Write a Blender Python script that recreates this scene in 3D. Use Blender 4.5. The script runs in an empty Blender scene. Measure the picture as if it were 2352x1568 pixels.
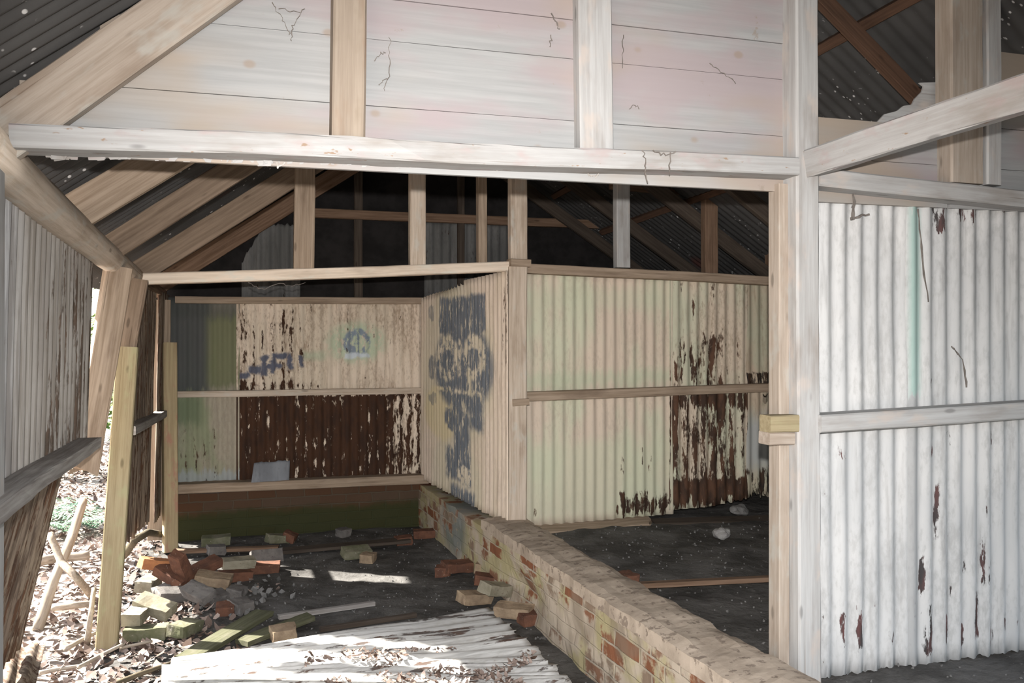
import bpy, bmesh, math, random
from mathutils import Vector, Matrix, noise as mnoise
random.seed(11)
SC = bpy.context.scene
COL = SC.collection
R = math.radians

# ------------------------------------------------------------------ camera
EYE = Vector((0, 0, 1.58)); YAW = R(18.2); FPX = 2000.0
cd = bpy.data.cameras.new('camera'); cam = bpy.data.objects.new('camera', cd); COL.objects.link(cam)
cam.location = EYE; cam.rotation_euler = (R(90), 0, -YAW)
cd.sensor_width = 36; cd.lens = FPX / 2352 * 36; cd.clip_start = .05; cd.clip_end = 300
SC.camera = cam
FW = Vector((math.sin(YAW), math.cos(YAW), 0)); RT = Vector((math.cos(YAW), -math.sin(YAW), 0)); UP = Vector((0, 0, 1))
def ray(px, py): return FW + RT * ((px - 1176) / FPX) + UP * ((784 - py) / FPX)
def aY(px, py, Y): d = ray(px, py); return EYE + d * (Y / d.y)
def aX(px, py, X): d = ray(px, py); return EYE + d * (X / d.x)
def aZ(px, py, Z): d = ray(px, py); return EYE + d * ((Z - EYE.z) / d.z)
def V(*a): return Vector(a)

# ------------------------------------------------------------------ node helper
class S:
    def __init__(s, g, k): s.g, s.k = g, k
    def __add__(s, o): return s.g.m('ADD', s, o)
    def __radd__(s, o): return s.g.m('ADD', s, o)
    def __sub__(s, o): return s.g.m('SUBTRACT', s, o)
    def __rsub__(s, o): return s.g.m('SUBTRACT', o, s)
    def __mul__(s, o): return s.g.m('MULTIPLY', s, o)
    def __rmul__(s, o): return s.g.m('MULTIPLY', s, o)
    def __truediv__(s, o): return s.g.m('DIVIDE', s, o)
    def mx(s, o): return s.g.m('MAXIMUM', s, o)
    def mn(s, o): return s.g.m('MINIMUM', s, o)
    def cl(s): return s.g.m('ADD', s, 0, True)
class G:
    def __init__(g, name):
        g.mat = bpy.data.materials.new(name); g.mat.use_nodes = True
        g.nt = g.mat.node_tree; g.nt.nodes.clear()
        g.tc = g.n('ShaderNodeTexCoord'); g.rnd = S(g, g.n('ShaderNodeObjectInfo').outputs['Random'])
        va = g.n('ShaderNodeVectorMath'); va.operation = 'ADD'
        g.nt.links.new(g.tc.outputs['Object'], va.inputs[0])
        cb = g.n('ShaderNodeCombineXYZ')
        for i, f in enumerate((37.0, 91.0, 53.0)): g.put(g.rnd * f, cb.inputs[i])
        g.nt.links.new(cb.outputs[0], va.inputs[1])
        g.pr = va.outputs[0]            # object coords, offset per object
        g.po = g.tc.outputs['Object']
        sp = g.n('ShaderNodeSeparateXYZ'); g.nt.links.new(g.po, sp.inputs[0])
        g.x, g.y, g.z = (S(g, o) for o in sp.outputs)
    def n(g, t): return g.nt.nodes.new(t)
    def put(g, v, sock):
        if isinstance(v, S): g.nt.links.new(v.k, sock)
        elif hasattr(v, 'is_output'): g.nt.links.new(v, sock)
        elif isinstance(v, (tuple, list)) and len(v) == 3 and sock.type == 'RGBA': sock.default_value = (*v, 1)
        else: sock.default_value = v
    def m(g, op, a, b=0.0, clamp=False):
        q = g.n('ShaderNodeMath'); q.operation = op; q.use_clamp = clamp
        g.put(a, q.inputs[0]); g.put(b, q.inputs[1]); return S(g, q.outputs[0])
    def ss(g, v, a, b, lo=0.0, hi=1.0):
        q = g.n('ShaderNodeMapRange'); q.interpolation_type = 'SMOOTHSTEP'
        g.put(v, q.inputs[0])
        for i, k in enumerate((a, b, lo, hi)): g.put(k, q.inputs[i + 1])
        return S(g, q.outputs[0])
    def mix(g, f, a, b, mode='MIX'):
        q = g.n('ShaderNodeMix'); q.data_type = 'RGBA'; q.blend_type = mode
        g.put(f, q.inputs[0]); g.put(a, q.inputs[6]); g.put(b, q.inputs[7]); return S(g, q.outputs[2])
    def noi(g, sc=(1, 1, 1), scale=1.0, det=4, rough=.6, dist=0.0, own=True):
        mp = g.n('ShaderNodeMapping'); g.nt.links.new(g.pr if own else g.po, mp.inputs[0]); mp.inputs['Scale'].default_value = sc
        q = g.n('ShaderNodeTexNoise'); g.nt.links.new(mp.outputs[0], q.inputs['Vector'])
        q.inputs['Scale'].default_value = scale; q.inputs['Detail'].default_value = det
        q.inputs['Roughness'].default_value = rough; q.inputs['Distortion'].default_value = dist
        return S(g, q.outputs['Fac'])
    def vor(g, sc=(1, 1, 1), scale=1.0):
        mp = g.n('ShaderNodeMapping'); g.nt.links.new(g.pr, mp.inputs[0]); mp.inputs['Scale'].default_value = sc
        q = g.n('ShaderNodeTexVoronoi'); g.nt.links.new(mp.outputs[0], q.inputs['Vector']); q.inputs['Scale'].default_value = scale
        return S(g, q.outputs['Distance']), S(g, q.outputs['Color'])
    def box(g, x, z, x0, x1, z0, z1, s=.03):
        a = g.ss(x, x0 - s, x0 + s) * g.ss(x, x1 - s, x1 + s, 1.0, 0.0)
        return a * g.ss(z, z0 - s, z0 + s) * g.ss(z, z1 - s, z1 + s, 1.0, 0.0)
    def ell(g, x, z, cx, cz, rx, rz, s=.12):
        dx = (x - cx) / rx; dz = (z - cz) / rz
        return g.ss(g.m('SQRT', dx * dx + dz * dz), 1 - s, 1 + s, 1.0, 0.0)
    def out(g, col, rough=.9, bump=None, bs=.3, bd=.004, spec=.2, metal=0.0, trans=None):
        b = g.n('ShaderNodeBsdfPrincipled'); o = g.n('ShaderNodeOutputMaterial')
        g.put(col, b.inputs['Base Color']); g.put(rough, b.inputs['Roughness']); g.put(metal, b.inputs['Metallic'])
        b.inputs['Specular IOR Level'].default_value = spec
        if bump is not None:
            q = g.n('ShaderNodeBump'); q.inputs['Strength'].default_value = bs; q.inputs['Distance'].default_value = bd
            g.put(bump, q.inputs['Height']); g.nt.links.new(q.outputs[0], b.inputs['Normal'])
        g.nt.links.new(b.outputs[0], o.inputs[0]); return g.mat

def wood(name, c1, c2, grime=(.12, .09, .07), g_amt=.5, stain=None, fleck=.0, fleckc=(.2, .15, .12)):
    g = G(name)
    gr = g.noi((2.2, 60, 60), 1, 5, .65); bl = g.noi((2.5, 9, 9), 1, 4, .6); bl2 = g.noi((7, 14, 14), 1, 3, .6)
    c = g.mix(g.ss(gr, .3, .7), c2, c1)
    c = g.mix(g.ss(bl, .48, .78) * g_amt, c, grime)
    crack = g.ss(g.noi((1.0, 75, 75), 1, 3, .5), .68, .74)
    c = g.mix(crack * .55, c, grime)
    kn, _ = g.vor((3.5, 11, 11), 1)
    c = g.mix(g.ss(kn, .06, .13, 1.0, 0.0) * .75, c, tuple(k * .55 for k in c2))
    if stain: c = g.mix(g.ss(bl2, .52, .72) * .7, c, stain)
    if fleck: c = g.mix(g.ss(g.noi((14, 40, 40), 1, 3, .7), .62 - fleck, .68 - fleck), c, fleckc)
    return g.out(c, .92, gr + crack * -1.5, .35, .003)

M = {}
M['white'] = wood('limewashed_wood', (.42, .42, .42), (.33, .325, .32), (.18, .14, .11), .5, (.44, .385, .35))
M['whitep'] = wood('peeling_limewash', (.38, .38, .38), (.31, .305, .30), (.18, .14, .105), .6, (.34, .28, .275), -.035, (.26,.19,.14))
M['tanw'] = wood('tan_limewash', (.60, .51, .425), (.43, .35, .275), (.20, .13, .085), .5, (.52, .50, .45))
M['creamw'] = wood('pale_cream_wood', (.78, .67, .56), (.58, .48, .385), (.25, .17, .11), .4, (.64, .62, .55))
M['tann'] = wood('dull_tan_limewash', (.40, .345, .295), (.29, .24, .195), (.15, .10, .07), .5, (.37, .36, .33))
M['dim'] = wood('dim_brown_wood', (.26, .195, .145), (.17, .125, .09), (.07, .045, .03), .5)
M['tan'] = wood('weathered_tan_wood', (.40, .315, .24), (.26, .195, .14), (.10, .065, .045), .5)
M['brown'] = wood('old_brown_wood', (.22, .145, .10), (.13, .08, .052), (.05, .03, .02), .5)
M['grey'] = wood('grey_weathered_wood', (.36, .345, .33), (.22, .20, .19), (.10, .085, .07), .6)
M['new'] = wood('newer_yellow_wood', (.32, .27, .17), (.23, .185, .11), (.17, .115, .07), .5, (.30, .29, .17))
M['newred'] = wood('pinkish_new_wood', (.40, .33, .20), (.30, .23, .14), (.17, .10, .06), .4, (.36, .17, .13))
M['mossy'] = wood('mossy_plank_wood', (.115, .115, .07), (.065, .066, .038), (.04, .038, .025), .6, (.14, .13, .10))
M['redw'] = wood('dark_red_brown_timber', (.13, .075, .05), (.08, .045, .03), (.03, .02, .015), .5)
M['darkw'] = wood('dark_roof_timber', (.085, .068, .055), (.05, .038, .03), (.02, .015, .012), .5)
M['stained'] = wood('rust_stained_limewash', (.31, .26, .21), (.24, .195, .155), (.20, .095, .042), .8, (.235, .19, .145))

def sheetmat(name, paint, paint2, rust, rust2, amt, regions=(), band=None, vscale=4.0, hscale=26.0, dirt=.4, dirtc=(.2, .17, .14), extra=None, ridge=0.0, streak=0, streakc=(.1, .1, .1), mottle=.3):
    """painted corrugated iron: paint flaking to rust; regions = (x0,x1,z0,z1,strength[,soft]) of heavier wear"""
    g = G(name); x, z = g.x, g.z
    n1 = g.noi((hscale, hscale, vscale), 1, 6, .68); n2 = g.noi((7, 7, 2.2), 1, 4, .6); n3 = g.noi((60, 60, 26), 1, 3, .6)
    f = n1 * .62 + n2 * .23 + n3 * .15 + amt
    xw = x + (n2 - .5) * .12; zw = z + (n1 - .5) * .22
    for r in regions:
        f = f + g.box(xw, zw, *r[:4], r[5] if len(r) > 5 else .05) * r[4]
    if ridge: f = f + g.m('SINE', x * (2 * math.pi / .076)) * ridge
    mask = g.ss(f, .60, .645)
    pc = g.mix(g.ss(g.noi((3, 3, 1.3), 1, 4, .55), .45, .62), paint, paint2)
    pc = g.mix(g.ss(g.noi((30, 30, 3), 1, 4, .6), .5, .8) * dirt, pc, dirtc)
    pc = g.mix(g.ss(n3 * .5 + n2 * .5, .46, .66) * mottle, pc, dirtc)
    if streak: pc = g.mix(g.ss(g.noi((48, 48, 1.4), 1, 4, .65), .44, .60) * streak, pc, streakc)
    if band:
        for (b, colr) in band: pc = g.mix(g.box(x, zw, *b[:4], b[5]) * b[4], pc, colr)
    rc = g.mix(g.ss(g.noi((20, 20, 6), 1, 5, .6), .4, .65), rust, rust2)
    if extra: pc, mask = extra(g, x, z, pc, mask)
    c = g.mix(mask, pc, rc)
    return g.out(c, .8, mask * -1.0 + n3 * .3, .35, .002, spec=.25)

def blue_graffiti(g, x, z, pc, mask):
    # x runs away from the viewer along the partition, z up from the sheet's foot
    w = (g.noi((40, 40, 5), 1, 4, .65) - .5) * .07; w2 = (g.noi((9, 9, 9), 1, 3, .6) - .5) * .07
    X = x + w * .5 + w2; Z = z + w + w2
    E = lambda *a: g.ell(X, Z, *a)
    B = lambda *a: g.box(X, Z, *a)
    crown = B(.44, 1.50, 1.25, 1.53, .02).mx(B(.50, 1.40, 1.0, 1.3, .03)).mx(E(.95, 1.0, .68, .34))
    jaw = B(.45, 1.30, .74, .92, .03).mx(B(.46, .78, .56, .78, .03))
    stem = B(.76, 1.14, .32, .66, .03).mx(B(.72, 1.30, .13, .38, .03)).mx(B(.62, 1.20, -.02, .10, .03)).mx(E(1.05, .60, .3, .10))
    blue = crown.mx(jaw).mx(stem)
    ring = lambda cx, cz, a, b: (E(cx, cz, a, b) - E(cx, cz - .02, a * .52, b * .5)).cl()
    gap = ring(.68, 1.08, .25, .17).mx(ring(1.28, 1.06, .27, .18)).mx(B(.4, 1.55, .80, .83, .012)).mx(B(.93, 1.0, .92, 1.2, .015)).mx(E(.85, .20, .18, .07)).mx(B(.70, .80, .80, .95, .02))
    blue = blue * (1.0 - gap * g.ss(g.noi((18, 18, 9), 1, 4, .7), .40, .52))
    blue = blue.mx(E(1.72, .98, .10, .10) * .8).mx(E(1.66, .72, .12, .05) * .6).mx(E(1.70, 1.42, .08, .06) * .6)
    dry = g.ss(g.noi((70, 70, 7), 1, 4, .7), .38, .46)
    halo = E(1.15, 1.0, .85, .66).mx(E(1.1, .1, .6, .4))
    pc = g.mix(halo * .30, pc, (.42, .44, .31))
    pc = g.mix(E(1.45, .62, .45, .22) * .5, pc, (.60, .50, .28))
    pc = g.mix(blue * dry * .93, pc, g.mix(g.noi((50, 50, 6), 1, 3, .6), (.05, .068, .10), (.165, .19, .225)))
    return pc, mask

def back_graffiti(g, x, z, pc, mask):
    w = (g.noi((14, 14, 14), 1, 4, .7) - .5) * .09
    X, Z = x + w, z + w * .8
    B = lambda *a: g.box(X, Z, *a)
    E = lambda *a: g.ell(X, Z, *a)
    # mint halo with a pale blue hollow letter inside, and scrawled dark blue letters left of it
    pc = g.mix(E(.97, 1.17, .24, .17, .3) * .75 * g.ss(g.noi((20, 20, 12), 1, 4, .7), .36, .52), pc, (.44, .55, .40))
    pc = g.mix(B(.52, .72, 1.03, 1.10, .03) * .6, pc, (.44, .52, .38))
    let = ((E(.97, 1.17, .11, .12) - E(.99, 1.18, .06, .065)).cl().mx(B(.955, .995, 1.08, 1.26, .01))) * g.ss(g.noi((26, 26, 10), 1, 4, .7), .40, .48)
    pc = g.mix(let * .9, pc, (.20, .25, .33))
    pc = g.mix(B(.87, 1.08, 1.04, 1.08, .012) * .9, pc, (.60, .66, .72))
    X = X - .0; s = B(.02, .10, .88, .93, .015).mx(B(.09, .20, .92, .98, .015)).mx(B(.19, .25, .90, 1.06, .012)).mx(B(.27, .31, .92, 1.08, .012)).mx(B(.29, .40, 1.04, 1.08, .012)).mx(B(.40, .44, .94, 1.08, .012)).mx(B(.49, .53, .96, 1.07, .01)).mx(B(.19, .36, .96, 1.0, .012))
    return g.mix(s * .9, pc, (.06, .08, .14)), mask * (1.0 - s * .8)

def RG(px0, z0, Y, st, soft, *boxes):
    o = []
    for (a, b, c, d) in boxes:
        p, q, e = aY(a, d, Y), aY(c, b, Y), aY(px0, 800, Y)
        o.append((p.x - e.x, q.x - e.x, p.z - z0, q.z - z0, st, soft))
    return o
RB, RD = (.085, .04, .022), (.045, .026, .018)
M['s_white'] = sheetmat('white_painted_iron', (.52, .52, .52), (.45, .455, .46), (.06, .052, .052), (.11, .048, .046), -.06,
    [(-.1, 3, .02, .35, .045), (-.1, 3, 0, .06, .02)] + RG(1868, .27, 2.83, .15, .012, (1912, 1012, 1940, 1042), (1966, 1005, 1976, 1030), (2040, 985, 2056, 994), (1925, 1400, 1940, 1468), (1972, 1400, 1984, 1480), (2048, 1440, 2058, 1465), (1972, 1190, 1978, 1290), (1895, 1010, 1901, 1130), (1958, 440, 1966, 470), (2042, 460, 2050, 560)), dirt=.5, dirtc=(.25, .245, .24), mottle=.38, vscale=7, hscale=30,
    ridge=-.02)
_a = ('white_painted_iron_seam', (.50, .50, .50), (.43, .435, .44), (.045, .04, .04), (.10, .05, .048), -.042,
    [(-.1, 3, .02, .45, .035), (.0, 3, .0, .95, .02), (-.1, 3, 0, .06, .02)] + RG(2076, .27, 2.83, .155, .014, (2143, 1105, 2158, 1240), (2108, 1270, 2122, 1360), (2110, 1385, 2136, 1500), (2164, 1405, 2174, 1480), (2196, 1425, 2208, 1485), (2232, 1360, 2246, 1455), (2252, 1150, 2262, 1330), (2284, 1160, 2298, 1220), (2298, 1410, 2306, 1450), (2318, 1420, 2330, 1450), (2136, 455, 2166, 520), (2194, 455, 2240, 505), (2172, 450, 2184, 480), (2290, 450, 2310, 480), (2134, 1020, 2146, 1050), (2170, 985, 2180, 1005), (2272, 985, 2280, 1015), (2128, 865, 2146, 895)))
M['s_white2'] = sheetmat(*_a, dirt=.6, dirtc=(.23, .228, .225), mottle=.42, vscale=7, hscale=30, band=[((.015, .075, 1.1, 1.85, .8, .015), (.28, .42, .385)), ((.0, .065, 0, 1.1, .6, .015), (.28, .285, .29))], ridge=-.02)
M['s_cream'] = sheetmat('cream_painted_iron', (.63, .53, .435), (.575, .575, .44), RD, RB, -.10,
    [(.70, 1.4, .0, .22, .15, .06), (.62, 1.4, .0, .5, .055, .1), (.0, 1.5, .02, .12, .05)] + RG(1200, .35, 5.5, .15, .015, (1240, 1025, 1250, 1080), (1228, 1155, 1240, 1185), (1288, 1160, 1296, 1172), (1494, 975, 1506, 1080), (1472, 985, 1480, 1070), (1360, 1060, 1366, 1090), (1426, 1010, 1434, 1080)), band=[((0, 2, .02, .55, .6, .08), (.56, .575, .43)), ((0, 2, .92, 1.02, .6, .05), (.47, .52, .38)), ((0, 2, 1.45, 1.6, .45, .06), (.55, .575, .43))], dirt=.6, dirtc=(.40, .34, .27), mottle=.4)
M['s_flaky'] = sheetmat('flaking_cream_iron', (.60, .51, .41), (.53, .53, .41), RD, (.10, .05, .03), .02,
    [(-.1, 2, .05, .83, .10, .06), (-.1, 2, .02, .20, .11, .05), (-.1, 2, .74, .86, .06, .04), (0, .45, .86, 1.26, .10, .1)], dirt=.8, dirtc=(.27, .205, .145), mottle=.6, ridge=-.03)
M['s_dusk'] = sheetmat('grimy_cream_iron', (.46, .375, .29), (.42, .41, .31), (.025, .02, .018), (.06, .035, .022), -.01,
    [(-.1, 2, .80, .93, .2, .03), (-.1, 2, .0, .25, .12, .06)], dirt=.7, dirtc=(.2, .15, .1), band=[((0, 2, .22, .6, .7, .1), (.36, .38, .41))])
M['s_part'] = sheetmat('painted_partition_iron', (.70, .59, .49), (.64, .545, .43), RD, RB, -.09,
    [(-.05, .13, 1.05, 1.75, .16, .03)], dirt=.8, dirtc=(.40, .32, .25), streak=.35, streakc=(.46, .375, .30), extra=blue_graffiti, hscale=40)
M['s_backg'] = sheetmat('green_stained_iron', (.40, .355, .28), (.30, .32, .21), RB, (.05, .035, .025), -.045,
    [(-.1, .42, .06, .5, .115, .03)], band=[((-.1, .36, .76, 1.7, .92, .04), (.075, .08, .085)), ((.34, .72, .80, 1.42, .85, .05), (.15, .165, .085)), ((-.1, 1, 1.38, 1.6, .75, .05), (.08, .085, .08)), ((-.1, .3, .5, .75, .8, .06), (.15, .19, .115)), ((-.1, 1, 0, .13, .8, .03), (.36, .39, .40))], dirt=.5, ridge=.03)
M['s_back'] = sheetmat('beige_and_rust_iron', (.74, .63, .52), (.66, .57, .46), (.06, .027, .014), (.038, .019, .012), -.01,
    [(-.1, 3, -.1, .735, .235, .02), (-.1, .55, .74, 1.5, .065, .1), (-.1, .7, .74, .86, .06, .04), (1.25, 1.6, .0, .7, -.10, .05)], dirt=.75, dirtc=(.30, .215, .15), extra=back_graffiti, ridge=-.035, vscale=8, hscale=34, mottle=.7)
M['s_left'] = sheetmat('grey_streaked_iron', (.44, .45, .47), (.30, .305, .33), (.09, .07, .055), (.14, .095, .07), .0,
    [(1.55, 3, -.2, 1.2, .10, .15)], dirt=.6, dirtc=(.14, .135, .135), hscale=34, vscale=2.2, streak=.85, streakc=(.15, .152, .165), band=[((1.0, 3, -.1, 1.2, .55, .25), (.30, .25, .19))])
M['s_leftb'] = sheetmat('brown_rusted_iron', (.25, .20, .15), (.18, .14, .11), (.10, .052, .03), (.05, .028, .018), .09, dirt=.7, dirtc=(.12, .08, .05), hscale=34, vscale=2.0, streak=.75, streakc=(.055, .035, .025))
M['s_fall'] = sheetmat('fallen_white_iron', (.60, .60, .59), (.50, .50, .495), (.10, .09, .085), (.10, .06, .045), .03, dirt=.4, dirtc=(.36, .34, .31), hscale=24, vscale=3.2, ridge=.07, mottle=.5, streak=.5, streakc=(.30, .295, .285))
M['s_gable'] = sheetmat('sooty_gable_iron', (.15, .15, .148), (.11, .11, .108), (.03, .026, .024), (.05, .03, .025), .02, dirt=.6, dirtc=(.05, .048, .046))
M['s_galv'] = sheetmat('dull_galvanised_metal', (.24, .255, .28), (.18, .19, .21), (.06, .055, .055), (.10, .08, .07), -.06, dirt=.5, dirtc=(.10, .10, .11))
def roofmat():
    g = G('tarred_roof_iron')
    c = g.mix(g.noi((3, 3, 3), 1, 5, .6), (.03, .03, .031), (.10, .098, .097))
    c = g.mix(g.ss(g.noi((1.2, 1.2, 1.2), 1, 3, .5), .62, .70) * .6, c, (.16, .045, .03))
    d, _ = g.vor((24, 34, 24), 1.0)
    sp = g.ss(d, .13, .22, 1.0, 0.0) * g.ss(g.noi((5, 5, 5), 1, 4, .65), .52, .60)
    c = g.mix(sp, c, (.55, .55, .55))
    return g.out(c, .75, g.noi((40, 40, 40), 1, 3, .6), .3, .002)
M['roof'] = roofmat()

def brickwall(name, tone, lime, mossz, red):
    g = G(name)
    cb = g.n('ShaderNodeCombineXYZ')
    g.put(g.x + g.y + (g.noi((9, 9, 9), 1, 3, .6) - .5) * .02, cb.inputs[0]); g.put(g.z + (g.noi((8, 8, 8), 1, 3, .6) - .5) * .02, cb.inputs[1])
    b = g.n('ShaderNodeTexBrick'); g.nt.links.new(cb.outputs[0], b.inputs['Vector'])
    b.inputs['Scale'].default_value = 1; b.inputs['Brick Width'].default_value = .225; b.inputs['Row Height'].default_value = .075
    b.inputs['Mortar Size'].default_value = .007; b.inputs['Mortar Smooth'].default_value = .4
    b.inputs['Color1'].default_value = (0, 0, 0, 1); b.inputs['Color2'].default_value = (1, 1, 1, 1); b.inputs['Mortar'].default_value = (.5, .5, .5, 1)
    cell = S(g, b.outputs['Color']); mort = S(g, b.outputs['Fac'])
    c = g.mix(g.ss(cell, .2, .8), red, tone)
    c = g.mix(mort * .8, c, (.42, .37, .30) if lime > 0 else (.09, .07, .05))
    n = g.noi((6, 6, 7), 1, 5, .62)
    c = g.mix(g.ss(n - g.ss(cell, .035, .06, 1.0, 0.0) * .22, .50 - lime, .60 - lime), c, g.mix(g.ss(g.noi((4, 4, 4), 1, 3), .42, .6), (.48, .405, .325), (.42, .365, .215)))
    if not mossz:
        c = g.mix(g.ss(g.noi((2.5, 2.5, 2.5), 1, 3), .55, .7) * .6, c, (.22, .175, .13))
        c = g.mix(g.ell(g.y, g.z, 6.25, .22, .34, .2, .4) * g.ss(n, .42, .5) * .8, c, (.17, .20, .20))
    if mossz: c = g.mix(g.ss(g.z + (n - .5) * .15, mossz, mossz + .08, 1.0, 0.0) * .85, c, (.035, .042, .016))
    return g.out(c, .95, n * .6 - mort * .9, .6, .008)
M['brick'] = brickwall('limewashed_brickwork', (.25, .19, .14), .10, 0, (.23, .095, .05))
M['brickm'] = brickwall('damp_mossy_brickwork', (.085, .056, .038), -.22, .17, (.085, .045, .026))
def simple(name, c1, c2, sc=6, c3=None, t3=.6, rough=.95, bs=.5, bd=.006):
    g = G(name); n = g.noi((sc,) * 3, 1, 6, .65); n2 = g.noi((sc * 4.3,) * 3, 1, 4, .6)
    c = g.mix(g.ss(n, .35, .65), c1, c2)
    if c3: c = g.mix(g.ss(n2, t3, t3 + .06), c, c3)
    return g.out(c, rough, n + n2 * .6, bs, bd)
M['coping'] = simple('worn_cement_render', (.50, .415, .335), (.35, .285, .225), 5, (.25, .20, .16), .57)
M['dirt'] = simple('grey_dirt_floor', (.055, .052, .049), (.125, .12, .115), 3.5, (.17, .165, .16), .64, bs=.9, bd=.02)
M['soil'] = simple('woodland_soil', (.36, .30, .26), (.52, .46, .41), 5, (.15, .11, .085), .6, bs=.9, bd=.02)
M['stone'] = simple('pale_stone', (.36, .355, .345), (.26, .25, .245), 12)
M['pebble'] = simple('grey_rubble', (.12, .117, .114), (.20, .195, .19), 12)
BR = {
 'red': simple('red_brown_brick', (.16, .075, .048), (.10, .05, .035), 14, (.34, .29, .24), .66),
 'orange': simple('orange_brick', (.44, .20, .09), (.32, .14, .07), 14, (.40, .3, .22), .7),
 'pale': simple('pale_limed_brick', (.29, .265, .205), (.20, .18, .13), 10, (.20, .16, .12), .62),
 'green': simple('mossy_green_brick', (.11, .115, .065), (.19, .18, .13), 9, (.33, .31, .25), .64),
 'grey': simple('sooty_grey_brick', (.11, .102, .098), (.175, .162, .152), 10, (.10, .09, .085), .62),
 'tan': simple('tan_brick', (.33, .25, .17), (.22, .16, .11), 12, (.4, .36, .3), .66)}
def leafmat(name, c1, c2):
    g = G(name)
    q = g.n('ShaderNodeNewGeometry'); r = S(g, q.outputs['Random Per Island'])
    return g.out(g.mix(r, c1, c2), .7, spec=.3)
M['litter'] = leafmat('dead_leaves', (.075, .045, .032), (.42, .335, .295))
M['green'] = leafmat('green_leaves', (.10, .20, .04), (.30, .40, .12))
M['fern'] = leafmat('fern_green', (.09, .22, .12), (.22, .36, .22))
M['bark'] = wood('pale_bark', (.42, .37, .31), (.28, .23, .18), (.15, .12, .09), .5)
M['barkd'] = wood('dark_bark', (.16, .13, .09), (.09, .075, .05), (.06, .07, .03), .6)
M['web'] = simple('dusty_cobweb', (.30, .28, .26), (.45, .43, .41), 20)
M['webd'] = simple('dark_dusty_cobweb', (.12, .105, .095), (.2, .18, .165), 20)

# ------------------------------------------------------------------ object helpers
def tag(o, label=None, cat=None, group=None, kind=None):
    if label: o['label'] = label
    if cat: o['category'] = cat
    if group: o['group'] = group
    if kind: o['kind'] = kind
    return o
def mk(name, verts, faces, mat, mw=None, parent=None, smooth=False):
    me = bpy.data.meshes.new(name); me.from_pydata([tuple(v) for v in verts], [], faces); me.update()
    me.materials.append(mat)
    if smooth: me.polygons.foreach_set('use_smooth', [True] * len(me.polygons))
    o = bpy.data.objects.new(name, me); COL.objects.link(o)
    if mw is not None: o.matrix_world = mw
    if parent is not None: o.parent = parent
    return o
def frame(ux, n, org):
    ux = ux.normalized(); n = (n - ux * n.dot(ux)).normalized(); uy = n.cross(ux)
    m = Matrix((ux, uy, n)).transposed().to_4x4(); m.translation = org; return m

def timber_mesh(L, w, d, jit=.0025, end0=0, end1=0, bow=0):
    nr = max(2, min(40, int(L / .12) + 1)); c = min(w, d) * .08
    V_, F_ = [], []
    ring = [(-w/2+c, -d/2), (w/2-c, -d/2), (w/2, -d/2+c), (w/2, d/2-c), (w/2-c, d/2), (-w/2+c, d/2), (-w/2, d/2-c), (-w/2, -d/2+c)]
    sd = random.random() * 99
    for i in range(nr + 1):
        t = i / nr; x = L * t
        oy = mnoise.noise(V(x * 1.3, sd, 0)) * jit * 1.5; oz = mnoise.noise(V(x * 1.3, sd, 7)) * jit + bow * math.sin(math.pi * t)
        for k, (a, b) in enumerate(ring):
            j = mnoise.noise(V(x * 9, sd + k * 3.1, 3)) * jit
            xx = x
            if i == 0 and end0: xx += random.uniform(0, end0)
            if i == nr and end1: xx -= random.uniform(0, end1)
            V_.append((xx, a * (1 + j / w) + oy, b + j + oz))
    for i in range(nr):
        for k in range(8):
            a = i * 8 + k; b = i * 8 + (k + 1) % 8
            F_.append((a, b, b + 8, a + 8))
    F_.append(tuple(range(7, -1, -1))); F_.append(tuple(nr * 8 + k for k in range(8)))
    return V_, F_
def timber(name, label, cat, p0, p1, w, d, mat, face=(0, -1, 0), group=None, jit=.0025, end0=0, end1=0, bow=0, kind=None):
    """p0-p1: centre line of the seen face (width w, normal `face`); the piece is d deep behind it"""
    p0, p1, n = Vector(p0), Vector(p1), Vector(face)
    ux = (p1 - p0).normalized(); nn = (n - ux * n.dot(ux)).normalized()
    v, f = timber_mesh((p1 - p0).length, w, d, jit, end0, end1, bow)
    o = mk(name, v, f, M[mat], frame(ux, nn, p0 - nn * d / 2))
    return tag(o, label, cat, group, kind)

def tube(name, label, cat, pts, rads, mat, sides=10, group=None, parent=None, wob=.12, kind=None):
    pts = [Vector(p) for p in pts]; org = pts[0].copy(); V_, F_ = [], []
    # refine
    P, Rr = [], []
    for i in range(len(pts) - 1):
        for k in range(4):
            t = k / 4; P.append(pts[i].lerp(pts[i+1], t)); Rr.append(rads[i] * (1-t) + rads[i+1] * t)
    P.append(pts[-1]); Rr.append(rads[-1]); sd = random.random() * 50
    mw = frame(pts[-1] - pts[0], V(.3, .2, 1) if abs((pts[-1]-pts[0]).normalized().z) < .9 else V(1, 0, 0), org); inv = mw.inverted()
    P = [inv @ p for p in P]
    for i, p in enumerate(P):
        d = (P[min(i+1, len(P)-1)] - P[max(i-1, 0)]).normalized()
        a = d.orthogonal().normalized() if i == 0 else (pa - d * pa.dot(d)).normalized(); pa = a; b = d.cross(a)
        for k in range(sides):
            an = 2 * math.pi * k / sides; r = Rr[i] * (1 + wob * mnoise.noise(V(k * .9, i * .6, sd)))
            V_.append(p + a * (r * math.cos(an)) + b * (r * math.sin(an)))
    for i in range(len(P) - 1):
        for k in range(sides):
            q = i * sides + k; s = i * sides + (k + 1) % sides; F_.append((q, s, s + sides, q + sides))
    F_.append(tuple(range(sides - 1, -1, -1))); F_.append(tuple((len(P)-1) * sides + k for k in range(sides)))
    o = mk(name, V_, F_, mat, mw, None, True)
    if parent is not None: o.parent = parent; o.matrix_parent_inverse = parent.matrix_world.inverted()
    return tag(o, label, cat, group, kind)

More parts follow.
